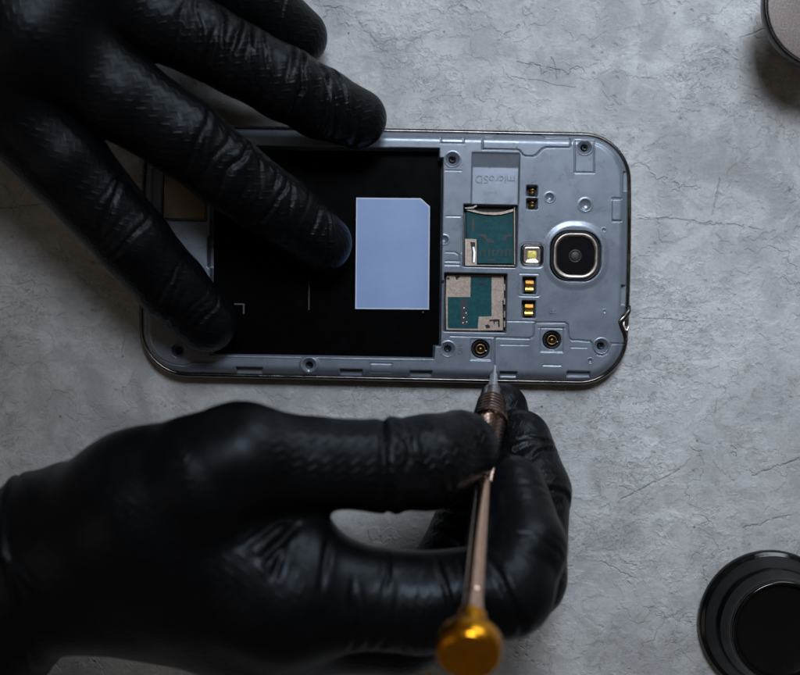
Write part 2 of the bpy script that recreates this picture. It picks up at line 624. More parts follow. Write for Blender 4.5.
# ramp that leads a memory card in
a_ = L(472, 152); b_ = L(519, 204)
k_ = sst(pbox(472.3, 152.5, 518.8, 205), 0.12)
tt = np.clip((a_[1] - Y) / (a_[1] - b_[1]), 0, 1)
ramp_z = PH_Z - 0.35 - 0.75 * np.clip(tt / 0.28, 0, 1) + 0.25 * np.clip((tt - 0.28) / 0.72, 0, 1)
Z = Z * (1 - k_) + np.minimum(Z, ramp_z) * k_
# pockets for contacts, flash, connectors
for r_ in ((526.8, 185.5, 537.2, 196.3), (526.8, 198.6, 537.2, 209.3), (523, 277, 535.8, 294), (522.3, 300.6, 535.3, 318)):
    floor_to(pbox(*r_, 0.25), 4.0)
sink(np.abs(pbox(518.5, 273.5, 539.5, 296.5, 0.5)) - 0.08, 0.12, 0.10)
floor_to(pbox(521, 244, 543.2, 266.2, 1.5), 5.6)
sink(np.abs(pbox(519.4, 242.6, 544.8, 267.8, 1.9)) - 0.1, 0.10, 0.10)
for cx, cy in ((480.5, 349), (552, 340)):
    floor_to(pcirc(cx, cy, 9), 4.6)
sink(pbox(470.5, 338.6, 491.2, 360.5, 0.3), 0.22)
sink(pbox(540.5, 327.5, 563, 352.5, 0.3), 0.22)
floor_to(pcirc(480.5, 349, 9), 4.6)
floor_to(pcirc(552, 340, 9), 4.6)
# camera bump
floor_to(pbox(550.5, 230.5, 600.5, 281.5, 4.9), 4.5)
dcam = pbox(545.5, 223, 606, 288, 7.5)
raise_(dcam, 0.28, 0.9)
# screws
SCREWS = ((452.5, 159.3), (584.7, 147.3), (447.8, 349), (601.3, 346), (309.2, 365.2), (178.5, 350.5))
raise_(pcirc(309.2, 365.2, 9.5), 0.5, 0.3)
for cx, cy in SCREWS:
    d = pcirc(cx, cy, 0)
    Z = Z + 0.15 * sst(np.abs(d - 2.05) - 0.1, 0.16)
    Z = Z - 1.1 * np.clip((1.95 - d) / 1.0, 0, 1)
    floor_to(pcirc(cx, cy, 3.3), 3.6, 0.12)
# dimples
for cx, cy, rp, dep in ((549.6, 197.4, 4.2, .6), (585.2, 205, 5.6, .55), (444.3, 239.8, 4.0, .7), (604, 230, 1.8, .3), (590.3, 361, 2.4, .5), (604.5, 311.5, 1.6, .15)):
    d = pcirc(cx, cy, 0) / (rp * 0.2711)
    Z = Z - dep * np.clip(1 - d ** 2, 0, 1) ** 0.7
    Z = Z + 0.08 * np.exp(-((d - 1.15) / 0.18) ** 2)
# panel seams
groove([(482.7, 149.2), (482.7, 139), (484.5, 137.2), (494, 136.6), (499, 132.4), (539.8, 133.2), (545.5, 138), (569.5, 138.2), (570.3, 139.5),
        (570.3, 146.5), (569, 147.6), (546, 147.4), (542, 149), (536, 155.2), (533, 156.2), (525.5, 156.2), (523, 155), (519.5, 150.6), (517, 149.6)], closed=True)
groove([(494.2, 383), (494.2, 339.5), (495.5, 337.6), (529, 338.4), (532.5, 337), (534, 334), (534.2, 325), (536, 322.4), (565, 322.6), (567.8, 324.5),
        (568.6, 337), (571, 340), (590, 341.2), (592, 343), (593.5, 350), (597.5, 354.6), (602, 355.6), (607, 353), (609.6, 347), (611, 343.4), (625, 343.6)])
groove([(506.5, 321), (536, 321.5)], 0.06, 0.3)
groove([(450, 336), (494, 337.4)], 0.08, 0.4)
groove([(574.8, 139.6), (574.8, 172.5), (594, 172.8), (594.3, 139.8)], 0.12, 0.28, True)
groove([(441, 133.6), (441, 143.2), (463.6, 143.6), (463.8, 134.2)], 0.10, 0.3, True)
groove([(446, 216.2), (461.5, 216.4), (461.5, 253)], 0.06, 0.2)
groove([(446, 252), (455, 252.3), (459, 255), (459.4, 261.3), (445.5, 261)], 0.10, 0.3)
groove([(444.8, 264.7), (459.5, 265)], 0.10, 0.3)
groove([(445.5, 170.5), (461.5, 170.8)], 0.06, 0.2)
groove([(612.5, 198.3), (621.6, 198.5)], 0.14, 0.5)
groove([(612.5, 221.2), (621.6, 221.3)], 0.12, 0.3)
raise_(pbox(612.3, 199.5, 621.8, 220.2, 0.5), 0.22)
groove([(538.6, 328), (564.5, 328.2)], 0.08, 0.3)
groove([(543, 365.2), (561, 365.6)], 0.08, 0.25)
groove([(571, 347.4), (587, 347.7)], 0.06, 0.15)
groove([(567.5, 377), (567.8, 371), (590, 371.6), (590.4, 377.5)], 0.10, 0.4)
groove([(500, 344.5), (529, 345)], 0.06, 0.15)
groove([(369.8, 363.4), (369.8, 372.3), (391.6, 372.8), (391.8, 363.8)], 0.10, 0.35, True)
# lower end: loudspeaker tray and shallow border
floor_to(pbox(162.5, 168, 206.5, 221, 0.4), 5.6)
groove([(143, 168), (204.5, 168)], 0.08, 0.2)
groove([(155, 357.5), (171, 364), (185, 365.8), (196, 362), (215, 362.4)], 0.10, 0.3)
# opener notch in the corner edge
NOTCH = [(618.8, 322), (622, 316.5), (628, 311), (636, 311), (636, 338), (625.5, 336.5), (620.5, 328.5)]
floor_to(sd_poly(NOTCH), 2.6, 0.12)
# soft moulding unevenness
Z = Z + 0.025 * np.sin(X * 0.31 + 1.3) * np.sin(Y * 0.27 + 0.4)

keep = INS > 0.85
idx = -np.ones(X.shape, dtype=np.int64)
ci = keep[:-1, :-1] & keep[1:, :-1] & keep[1:, 1:] & keep[:-1, 1:]
used = np.zeros(X.shape, bool)
used[:-1, :-1] |= ci; used[1:, :-1] |= ci; used[1:, 1:] |= ci; used[:-1, 1:] |= ci
idx[used] = np.arange(used.sum())
vv = np.stack([X[used], Y[used], Z[used]], 1)
ii, jj = np.nonzero(ci)
ff = np.stack([idx[ii, jj], idx[ii + 1, jj], idx[ii + 1, jj + 1], idx[ii, jj + 1]], 1)


def fast_mesh(name, verts, quads, mat, parent=None):
    me = bpy.data.meshes.new(name)
    nv, nq = len(verts), len(quads)
    me.vertices.add(nv)
    me.vertices.foreach_set('co', (np.asarray(verts) * S).astype(np.float32).ravel())
    me.loops.add(nq * 4)
    me.loops.foreach_set('vertex_index', np.asarray(quads).astype(np.int32).ravel())
    me.polygons.add(nq)
    me.polygons.foreach_set('loop_start', np.arange(0, nq * 4, 4, dtype=np.int32))
    me.polygons.foreach_set('use_smooth', np.ones(nq, dtype=bool))
    me.update(calc_edges=True)
    me.validate()
    me.materials.append(mat)
    o = bpy.data.objects.new(name, me)
    C.objects.link(o)
    o.parent = parent
    return o


fast_mesh('back_frame', vv, ff, MAT['body'], phone)


def ppoly(name, pts, z0, z1, mat, parent=phone, bev=0.05, zref=None):
    zr = z1 if zref is None else zref
    v, f = prism([tuple(L(x, y, zr)) for x, y in pts], z0, z1, bev)
    return mesh_obj(name, v, f, MAT[mat], parent, smooth=False)


def prect(name, x0, y0, x1, y1, z0, z1, mat, parent=phone, r=0.15, bev=0.05):
    a, b2 = L(x0, y0, z1), L(x1, y1, z1)
    cx, cy = (a + b2) / 2
    hw, hh = abs(a[0] - b2[0]) / 2, abs(a[1] - b2[1]) / 2
    v, f = loft([rsq(cx, cy, hw, hh, r, z0, 4), rsq(cx, cy, hw, hh, r, z1 - bev, 4), rsq(cx, cy, hw - bev, hh - bev, r, z1, 4)])
    return mesh_obj(name, v, f, MAT[mat], parent, smooth=False)


# battery bay floor, label and print
bay = ppoly('battery_bay', [(211.5, 147.2), (438.2, 149.5), (438.2, 158.6), (441.8, 158.6), (439.6, 345.2), (433.6, 345.2), (433, 357.4), (211, 353.4)], 2.05, 2.35, 'bay', bev=0.02, zref=PH_Z)
lab = ppoly('white_label', [(356.2, 197.6), (420.8, 198.2), (430, 206.5), (429.0, 309.6), (355.2, 309.0)], 2.36, 2.46, 'label_edge', bay, 0.02)
lab['label'] = 'pale blue white sticker with one cut corner'
ppoly('label_face', [(357.4, 199.0), (420.2, 199.5), (428.7, 207.2), (427.8, 308.2), (356.5, 307.6)], 2.462, 2.475, 'label', bay, 0.004)
ppoly('corner_mark', [(234, 303.2), (244.6, 303.6), (244.4, 314), (242.9, 314), (243, 305), (234, 304.6)], 2.36, 2.375, 'print_grey', bay, 0.002)
ppoly('line_mark', [(308.6, 280), (309.6, 280), (309.3, 310), (308.4, 310)], 2.36, 2.375, 'print_grey', bay, 0.002)
ppoly('dot_mark', [(422.4, 311.2), (423.8, 311.2), (423.8, 312.8), (422.4, 312.8)], 2.36, 2.375, 'print_grey', bay, 0.002)
# dark reflective strip along the lower edge of the bay
ppoly('bay_lip', [(213, 356.3), (432.5, 360.2), (432.5, 361.0), (213, 357.1)], 5.5, PH_Z + 0.12, 'body', bev=0.05)

# loudspeaker plate at the covered end
prect('speaker_plate', 164.2, 170.5, 205, 219.2, 5.6, 6.2, 'speaker', r=0.5, bev=0.12)

# memory card slot
sd = prect('memory_card_slot', 464.8, 204.8, 515.8, 266.8, 3.25, 3.5, 'black')
shell = [(466.5, 210.6), (470, 211.2), (476, 213), (484, 214.6), (493, 215.2), (501, 214.8), (508, 213.2), (513.2, 211.4), (513.6, 263.6), (477.5, 263.4), (477.5, 239.5), (467, 239.3)]
ppoly('circuit_board', shell, 3.5, 4.3, 'teal', sd)
ppoly('spring_edge', [(466.2, 207.6), (470, 208.4), (479, 211.5), (488, 212.3), (498, 212.2), (506, 210.8), (513.6, 208.6), (513.4, 211.4), (508, 213.0), (501, 214.6), (493, 215.0), (484, 214.4), (476, 212.8), (466.4, 210.5)], 3.5, 4.9, 'tan', sd)
ppoly('side_rail', [(513.8, 207), (515, 207), (515.2, 264.5), (514, 264.5)], 3.5, 5.2, 'tan', sd)
ppoly('side_rail', [(464.9, 238.8), (476.8, 239.0), (476.8, 264.8), (515, 265.2), (515, 266.4), (464.9, 265.8)], 3.5, 4.8, 'tan', sd)
ppoly('latch', [(470.3, 242), (475.2, 242.3), (475, 262), (472, 262.2), (471.8, 250)], 4.75, 4.95, 'black', sd, 0.02)
ppoly('latch_spring', [(472.6, 247), (474.2, 246.5), (475.4, 252), (474.8, 262.4), (472.8, 262.4), (473.4, 254)], 4.8, 5.2, 'steel', sd, 0.02)
ppoly('catch', [(464.8, 207.2), (473, 206.6), (476.8, 203.9), (477, 206.4), (473.4, 208.6), (465, 208.8)], 4.2, 5.6, 'reflector', sd, 0.05)
for k in range(8):
    x = 479.5 + k * 4.25
    ppoly('contact_slit', [(x, 249.5), (x + 2.9, 249.5), (x + 2.9, 251), (x + 1.7, 251.3), (x + 1.6, 256.5), (x, 256.5)], 4.3, 4.36, 'tealdark', sd, 0.01)
for pts in ([(478.6, 234), (486, 234), (487, 238), (493.5, 240), (494, 243), (487, 242.5), (484, 238), (479, 236)], [(502, 238.5), (505.5, 234.2), (512.4, 234), (512.4, 236), (507, 237), (506, 240.5), (502, 240.6)],
            [(471.5, 218.5), (474.6, 218.5), (474.4, 232), (471.8, 232)], [(487.5, 259), (495, 258.4), (495, 261), (488, 261)]):
    ppoly('track_mark', pts, 4.3, 4.36, 'tealdark', sd, 0.01)

# SIM slot
sim = prect('sim_card_slot', 445.2, 273.5, 505.2, 331.8, 3.25, 3.5, 'black')
ppoly('metal_cage', [(446.4, 275.6), (447.5, 274.6), (503.8, 275.4), (504, 300), (502.6, 301), (503.2, 330.4), (478, 330.6), (446.2, 330.0), (445.6, 300)], 3.5, 4.6, 'tan', sim)
ppoly('circuit_board', [(470.8, 276.2), (491.6, 276.4), (491.6, 316.2), (478.6, 316.4), (477.8, 328.6), (449, 328.2), (447.8, 326.8), (447.8, 297), (470.4, 297)], 4.62, 4.70, 'teal', sim, 0.02)
ppoly('contact_strip', [(460.3, 298.5), (467.4, 298.5), (467.2, 325.5), (460.2, 325.4)], 4.705, 4.73, 'tealdark', sim, 0.01)
for cx, cy in ((464, 308.2), (466, 313.2), (463.6, 317.8), (463, 323), (466.6, 322.2)):
    c = L(cx, cy, 4.9)
    v, f = loft([circle(c[0], c[1], 0.26, 4.72, 10), circle(c[0], c[1], 0.22, 4.86, 10), circle(c[0], c[1], 0.08, 4.93, 10)])
    mesh_obj('contact_bump', v, f, MAT['steel'], sim)
for pts in ([(489.5, 319.6), (499.6, 319.2), (499.8, 327), (498.2, 327), (498, 321.4), (494.8, 321.6), (494.6, 324), (493.6, 324), (493.4, 321), (489.5, 321.2)],
            [(485.2, 325.2), (488, 324.4), (490, 326), (489.6, 328), (486.4, 328.4)], [(446.8, 277.6), (449.6, 277.2), (449.4, 279.6), (447, 279.4)],
            [(455.5, 276.2), (459.8, 276), (459.4, 277.6), (457.6, 278), (458, 279.6), (456, 279.6)], [(479, 278.6), (487.6, 278.7), (487.6, 279.6), (479, 279.6)], [(478.6, 283.2), (484, 283.4), (483, 285), (479.6, 284.8)]):
    ppoly('etched_mark', pts, 4.6, 4.725, 'black', sim, 0.01)
for y in (284, 298, 311, 321):
    prect('side_clip', 503.8, y, 505.2, y + 6.5, 3.5, 4.9, 'tan', sim, 0.08, 0.04)

# spring contacts
for k, (x0, y0, x1, y1, big) in enumerate(((526.8, 185.5, 537.2, 196.3, 0), (526.8, 198.6, 537.2, 209.3, 0), (523, 277, 535.8, 294, 1), (522.3, 300.6, 535.3, 318, 1))):
    po = prect('contact_pocket', x0 + .5, y0 + .5, x1 - .5, y1 - .5, 4.05, 4.3, 'black', r=0.25)
    a, b2 = L(x0, y0, 6), L(x1, y1, 6)
    cx, cy = (a + b2) / 2
    w = abs(a[0] - b2[0])
    h = abs(a[1] - b2[1])
    n = 12
    if big:
        hw_, hl_ = w * 0.30, h * 0.33
        prof = [(hl_, 4.4), (hl_, 5.5), (hl_ * .8, 6.15), (hl_ * .3, 6.5), (-.15 * hl_, 6.35), (-.45 * hl_, 5.9), (-.75 * hl_, 6.0), (-hl_, 5.6), (-hl_, 4.4)]
        v = []
        for yy, zz in prof:
            v += [(cx - hw_, cy + yy, zz), (cx + hw_, cy + yy, zz)]
        fc = [(2 * i, 2 * i + 1, 2 * i + 3, 2 * i + 2) for i in range(len(prof) - 1)]
        sp = mesh_obj('spring', v, fc, MAT['gold'], po, smooth=False)
        sp.modifiers.new('t', 'SOLIDIFY').thickness = 0.15 * S
    else:
        for q in (-1, 1):
            yy = cy + q * h * 0.14
            pth = [(cx - w * .22, yy, 4.5), (cx - w * .14, yy, 5.3), (cx + w * .05, yy, 5.75), (cx + w * .24, yy, 5.4), (cx + w * .30, yy, 4.6)]
            v, f = tube(pth, [0.2, 0.22, 0.27, 0.22, 0.18], 8)
            mesh_obj('spring', v, f, MAT['gold'], po)

# flash
c = L(532.1, 255.1)
v, f = loft([rsq(*c, 2.95, 2.95, 1.35, 5.6, 6), rsq(*c, 2.95, 2.95, 1.35, 6.95, 6), rsq(*c, 2.75, 2.75, 1.2, 7.1, 6), rsq(*c, 2.5, 2.5, 1.0, 6.95, 6), rsq(*c, 2.3, 2.3, 0.9, 6.4, 6)], True, True)
fl = mesh_obj('flash', v, f, MAT['rim'], phone)
v, f = loft([rsq(*c, 2.42, 2.42, 1.0, 6.42, 6), rsq(*c, 2.25, 2.25, 0.9, 6.95, 6), rsq(*c, 1.9, 1.9, 0.6, 7.0, 6), rsq(*c, 1.25, 1.25, 0.35, 6.55, 6)], True, True)
mesh_obj('flash_reflector', v, f, MAT['reflector'], fl, smooth=True)
v, f = loft([rsq(c[0], c[1] + .12, 1.2, 1.05, 0.3, 6.56, 4), rsq(c[0], c[1] + .12, 1.15, 1.0, 0.3, 6.75, 4), rsq(c[0], c[1] + .12, 0.8, 0.7, 0.2, 6.85, 4)])
mesh_obj('flash_diode', v, f, MAT['led'], fl)

# camera
c = L(575.4, 256)
H = 6.62
cm = []
for hw_, hh_, r_, z_ in ((H, 6.75, 4.9, 4.5), (H, 6.75, 4.9, 7.0), (H - .15, 6.6, 4.8, 7.1), (H - .4, 6.35, 4.6, 6.9)):
    cm.append(rsq(*c, hw_, hh_, r_, z_, 12))
v, f = loft(cm)
cmo = mesh_obj('camera', v, f, MAT['black'], phone)
rp = [(H - .5, 6.25, 4.6, 6.6), (H - .5, 6.25, 4.6, 7.5), (H - .6, 6.15, 4.5, 7.72), (H - .8, 5.95, 4.3, 7.82), (H - 1.5, 5.25, 3.75, 7.66), (H - 1.6, 5.15, 3.65, 7.55), (H - 1.65, 5.1, 3.6, 7.0)]
v, f = loft([rsq(*c, a, b2, r_, z_, 12) for a, b2, r_, z_ in rp], True, False)
mesh_obj('camera_ring', v, f, MAT['ring'], cmo)
v, f = loft([rsq(*c, H - 1.6, 5.14, 3.64, 7.0, 12), rsq(*c, H - 1.62, 5.12, 3.62, 7.28, 12), rsq(*c, H - 1.8, 4.95, 3.5, 7.34, 12)])
mesh_obj('lens_cover', v, f, MAT['lens'], cmo, smooth=False)
prof = [(1.9, 7.34), (1.85, 7.42), (1.5, 7.44), (1.4, 7.40)]
v, f = loft([circle(c[0] - .1, c[1] - .1, r_, z_, 40) for r_, z_ in prof])
mesh_obj('lens_surround', v, f, MAT['black'], cmo)
v, f = loft([circle(c[0] - .1, c[1] - .1, r_, z_, 40) for r_, z_ in ((1.38, 7.38), (1.2, 7.50), (.8, 7.60), (.3, 7.64))])
mesh_obj('lens', v, f, MAT['loupe_in'], cmo)

# antenna connectors
for cx, cy in ((480.5, 349), (552, 340)):
    c = L(cx, cy, 6)
    v, f = loft([circle(c[0], c[1], r_, z_) for r_, z_ in ((2.35, 4.6), (2.35, 5.6), (2.2, 5.75), (1.75, 5.6), (1.7, 5.2))])
    co = mesh_obj('antenna_connector', v, f, MAT['black'], phone)
    v, f = loft([circle(c[0], c[1], r_, z_, 32) for r_, z_ in ((1.35, 5.2), (1.35, 6.0), (1.22, 6.15), (1.05, 6.1), (.95, 5.9), (.95, 5.25))], False, True)
    mesh_obj('contact_ring', v, f, MAT['brassdark'], co)
    v, f = loft([circle(c[0], c[1], r_, z_, 20) for r_, z_ in ((.5, 5.2), (.5, 5.75), (.3, 5.95))])
    mesh_obj('contact_pin', v, f, MAT['brassdark'], co)
    v, f = loft([circle(c[0] + 1.45, c[1] - .5, r_, z_, 10) for r_, z_ in ((.25, 5.2), (.22, 5.95), (.1, 6.05))])
    mesh_obj('solder_dot', v, f, MAT['steel'], co)

# screws down in their holes
for cx, cy in SCREWS:
    c = L(cx, cy, 5)
    v, f = loft([circle(c[0], c[1], r_, z_, 20) for r_, z_ in ((.88, 3.5), (.88, 4.5), (.75, 4.75), (.4, 4.75), (.3, 4.2))])
    mesh_obj('screw', v, f, MAT['screw'], phone)

# opener notch: polished lip and hook
pth = [L(629.6, 306, 5), L(628.4, 311.5, 5.2), L(624.6, 316.6, 5.6), L(619.6, 321.4, 5.9), L(619.6, 324.6, 5.9), L(622, 329, 5.6), L(625, 335.4, 5.2), L(626.6, 341, 4.8)]
zz = [4.3, 5.0, 5.6, 5.9, 5.9, 5.6, 5.0, 4.2]
v, f = tube([(p[0], p[1], z_) for p, z_ in zip(pth, zz)], [.5, .75, .9, .85, .85, .8, .7, .5], 12)
mesh_obj('notch_lip', v, f, MAT['rim'], phone)
pth = [L(625.3, 318.5), L(624.6, 325), L(626.4, 330), L(628.6, 330.2), L(629.6, 326)]
v, f = tube([(p[0], p[1], 5.2) for p in pth], [.3, .35, .38, .38, .3], 10)
mesh_obj('notch_hook', v, f, MAT['steel'], phone)


# embossed writing
def emboss(txt, px, py, size, rot, z, parent=phone, name='embossed_text', sx=1.0):
    cu = bpy.data.curves.new(name, 'FONT')
    cu.body = txt
    cu.size = size * S
    cu.extrude = 0.13 * S
    cu.align_x = 'CENTER'; cu.align_y = 'CENTER'
    o = bpy.data.objects.new('t', cu)
    C.objects.link(o)
    dg = bpy.context.evaluated_depsgraph_get()
    me = bpy.data.meshes.new_from_object(o.evaluated_get(dg))
    bpy.data.objects.remove(o)
    me.materials.clear(); me.materials.append(MAT['body'])
    p = L(px, py, z)
    me.transform(Matrix.Translation((p[0] * S, p[1] * S, z * S)) @ Matrix.Rotation(rot, 4, 'Z') @ Matrix.Diagonal((sx, 1, 1, 1)))
    t_ = bpy.data.objects.new(name, me)
    C.objects.link(t_); t_.parent = parent
    return t_


emboss('microSD', 495.2, 179, 3.05, math.pi, 6.06, sx=1.0)
emboss('R', 553.2, 311.5, 2.6, math.pi / 2, 7.05)
emboss('SIM', 461, 349, 1.9, math.pi / 2, 7.05)
emboss('M', 516.5, 145.5, 2.4, math.pi, 7.05)

# ------------------------------------------------------------------ tin and loupe
TZ = 22.0
tc = P(829.6, 4.7, TZ)
TR = 65.4 * (CAM_H - TZ) / FPX
tin = empty('round_tin', (tc[0], tc[1], 0))
tag(tin, 'small round tin with brown speckled lid and thin dark rim', 'tin')
v, f = lathe([(TR - 10.0, 0.02), (TR - 9.6, .6), (TR - 4.0, 16.4), (TR - 4.0, 17.0)], 96)
mesh_obj('tin_body', v, f, MAT['tin_rim'], tin)
v, f = lathe([(TR - 1.4, 17.0), (TR - .3, 17.4), (TR, 18.4), (TR, TZ - .8), (TR - .15, TZ - .25), (TR - .45, TZ), (TR - .8, TZ - .15), (TR - 1.0, TZ - .6)], 96)
lid = mesh_obj('lid', v, f, MAT['tin_rim'], tin)
v, f = lathe([(TR - 1.0, TZ - .62), (TR - 1.02, TZ - .35), (TR - 1.3, TZ - .28), (TR - 8, TZ - .1), (0.5, TZ - .05)], 96)
mesh_obj('lid_inlay', v, f, MAT['tin_top'], lid)

lc = P(771.5, 623, 3)
LR = 72.5 * (CAM_H - 3) / FPX
loupe = empty('eye_loupe', (lc[0], lc[1], 0))
tag(loupe, 'glossy black stepped eye loupe standing on the grey tabletop', 'loupe')
v, f = lathe([(LR - 1.2, 0.02), (LR - .3, .5), (LR, 1.6), (LR - .1, 2.6), (LR - .6, 3.3), (LR - 1.3, 3.5), (LR - 1.6, 3.9), (LR - 2.4, 5.2), (LR - 3.3, 6.8), (LR - 4.1, 8.3), (LR - 4.35, 8.45), (LR - 4.55, 8.9), (LR - 5.5, 10.6), (LR - 6.1, 12.0), (LR - 6.2, 12.6)], 128, False)
mesh_obj('flared_skirt', v, f, MAT['loupe'], loupe)
R2 = LR - 6.2
v, f = lathe([(R2 - .4, 12.4), (R2, 12.7), (R2 - .05, 13.6), (R2 - .4, 14.1), (R2 - .9, 14.2), (R2 - 1.3, 13.8), (R2 - 1.5, 12.9), (R2 - 2.6, 11.6), (R2 - 2.9, 11.4)], 128, False)
rg = mesh_obj('lens_ring', v, f, MAT['loupe'], loupe)
v, f = lathe([(R2 - 2.85, 11.3), (R2 - 2.9, 11.55), (R2 - 3.1, 11.6), (R2 - 3.6, 11.58), (R2 - 4.5, 11.5), (0.5, 11.4)], 96)
sharp(mesh_obj('lens_disc', v, f, MAT['loupe_in'], loupe), 25)

# ------------------------------------------------------------------ screwdriver
TIP = P(495, 365.5, 8.2)
CAP = P(468.5, 652, 96)
AX = Vector(CAP - TIP); LEN = AX.length
AXN = AX.normalized()
driver = empty('screwdriver', (TIP[0], TIP[1], TIP[2]))
driver.rotation_mode = 'QUATERNION'
driver.rotation_quaternion = AXN.to_track_quat('Z', 'X')
tag(driver, 'precision screwdriver with steel tip, copper shaft and amber gold end cap held in fingers', 'screwdriver')


def spin(name, prof, mat, parent=driver, n=48):
    v, f = lathe(prof, n)
    return sharp(mesh_obj(name, v, f, MAT[mat], parent), 40)


bl = spin('blade', [(0.25, 0), (0.42, .5), (0.52, 1.0), (0.52, 4.2), (0.6, 4.5), (1.0, 4.8), (1.05, 5.2), (1.05, 8.6), (1.3, 8.9), (1.35, 12.8)], 'steel')
# tapered collar with turned rings
prof = [(1.9, 12.2), (2.6, 12.4), (2.9, 13.0), (3.45, 17.0)]
for k in range(6):
    s0 = 17.0 + k * 1.5
    r0 = 3.45 + (s0 - 17.0) / 9.0 * 1.2
    prof += [(r0 + .05, s0 + .1), (r0 + .22, s0 + .45), (r0 + .22, s0 + .85), (r0 - .12, s0 + 1.1), (r0 - .12, s0 + 1.35)]
prof += [(4.75, 26.1), (4.7, 26.6), (4.1, 26.8)]
spin('collar', prof, 'bronze')
nn = 36
rows = [(27.6 + i * 0.75, 4.0 - (i / 30) * 2.35) for i in range(31)]
loops = []
for q, (s_, r_) in enumerate(rows):
    loops.append([((r_ + (0.17 if (j + q) % 2 == 0 else -0.17)) * math.cos(2 * math.pi * j / nn), (r_ + (0.17 if (j + q) % 2 == 0 else -0.17)) * math.sin(2 * math.pi * j / nn), s_) for j in range(nn)])
v, f = loft([circle(0, 0, 3.6, 26.6, nn), circle(0, 0, 3.6, 27.4, nn)] + loops)
mesh_obj('knurled_grip', v, f, MAT['bronze'], driver, smooth=False)
spin('shaft', [(1.4, 49.6), (1.7, 50.2), (1.65, 51.5), (1.8, 60), (2.05, 76), (2.3, 88), (2.35, 88.4), (2.2, 88.7), (2.35, 89.1), (2.45, 94), (2.4, 95.4)], 'copper')
cap = spin('end_cap', [(2.2, 94.6), (3.2, 94.9), (3.35, 95.8), (3.35, 98.6), (3.1, 99.3), (3.3, 99.9), (5.4, 100.3), (6.3, 100.9), (6.75, 102.0), (6.9, 103.2), (6.85, 105.0), (6.5, 106.2), (5.8, 106.9), (5.2, 107.0), (4.9, 106.85), (3.0, 106.75), (0.3, 106.7)], 'goldcap', n=64)

# ------------------------------------------------------------------ gloved hands: distance fields turned into one skin
LAT = RNG.random((64, 64, 64)).astype(np.float32)


def vnoise(p):
    """smooth value noise, p (N,3), 0..1"""
    i = np.floor(p).astype(np.int64); fr = (p - i).astype(np.float32)
    fr = fr * fr * (3 - 2 * fr)
    i0 = i % 64; i1 = (i + 1) % 64
    x0, y0, z0 = i0.T; x1, y1, z1 = i1.T
    u, w, q = fr.T
    a = LAT[x0, y0, z0] * (1 - u) + LAT[x1, y0, z0] * u
    b2 = LAT[x0, y1, z0] * (1 - u) + LAT[x1, y1, z0] * u
    c = LAT[x0, y0, z1] * (1 - u) + LAT[x1, y0, z1] * u
    d = LAT[x0, y1, z1] * (1 - u) + LAT[x1, y1, z1] * u
    return (a * (1 - w) + b2 * w) * (1 - q) + (c * (1 - w) + d * w) * q


def smin(a, b2, k):
    h = np.clip(0.5 + 0.5 * (b2 - a) / k, 0, 1)
    return b2 * (1 - h) + a * h - k * h * (1 - h)


def cone(p, a, b2, ra, rb):
    ab = b2 - a
    h = np.clip(((p - a) @ ab) / (ab @ ab), 0, 1)
    q = p - a - h[:, None] * ab
    return np.sqrt((q * q).sum(1)) - (ra + (rb - ra) * h)


class Hand:
    def __init__(self, palm, fingers, kpalm=7.0, kroot=5.5):
        """palm: list of ((px,py,z,r), (px,py,z,r)); fingers: lists of (px,py,z,r)"""
        self.palm = [(P(*a[:3]), P(*b2[:3]), a[3], b2[3]) for a, b2 in palm]
        self.f = []
        for ch in fingers:
            pts = [P(*q[:3]) for q in ch]; rs = [q[3] for q in ch]
            self.f.append((pts, rs))
        self.kp, self.kr = kpalm, kroot

    def dpalm(self, p):
        d = None
        for a, b2, ra, rb in self.palm:
            e = cone(p, a, b2, ra, rb)
            d = e if d is None else smin(d, e, self.kp)
        return d

    def dfinger(self, p, i):
        pts, rs = self.f[i]
        d = None
        for k in range(len(pts) - 1):
            e = cone(p, pts[k], pts[k + 1], rs[k], rs[k + 1])
            d = e if d is None else smin(d, e, 1.6)
        return d

    def d(self, p):
        dp = self.dpalm(p)
        out = dp
        for i in range(len(self.f)):
            e = smin(self.dfinger(p, i), dp, self.kr)
            out = e if i == 0 else smin(out, e, 0.7)
        return out

    def bounds(self):
        A = []
        for a, b2, ra, rb in self.palm:
            A += [a - ra, a + ra, b2 - rb, b2 + rb]
        for pts, rs in self.f:
            for q, r_ in zip(pts, rs):
                A += [q - r_, q + r_]
        A = np.array(A)
        return A.min(0) - 4, A.max(0) + 4


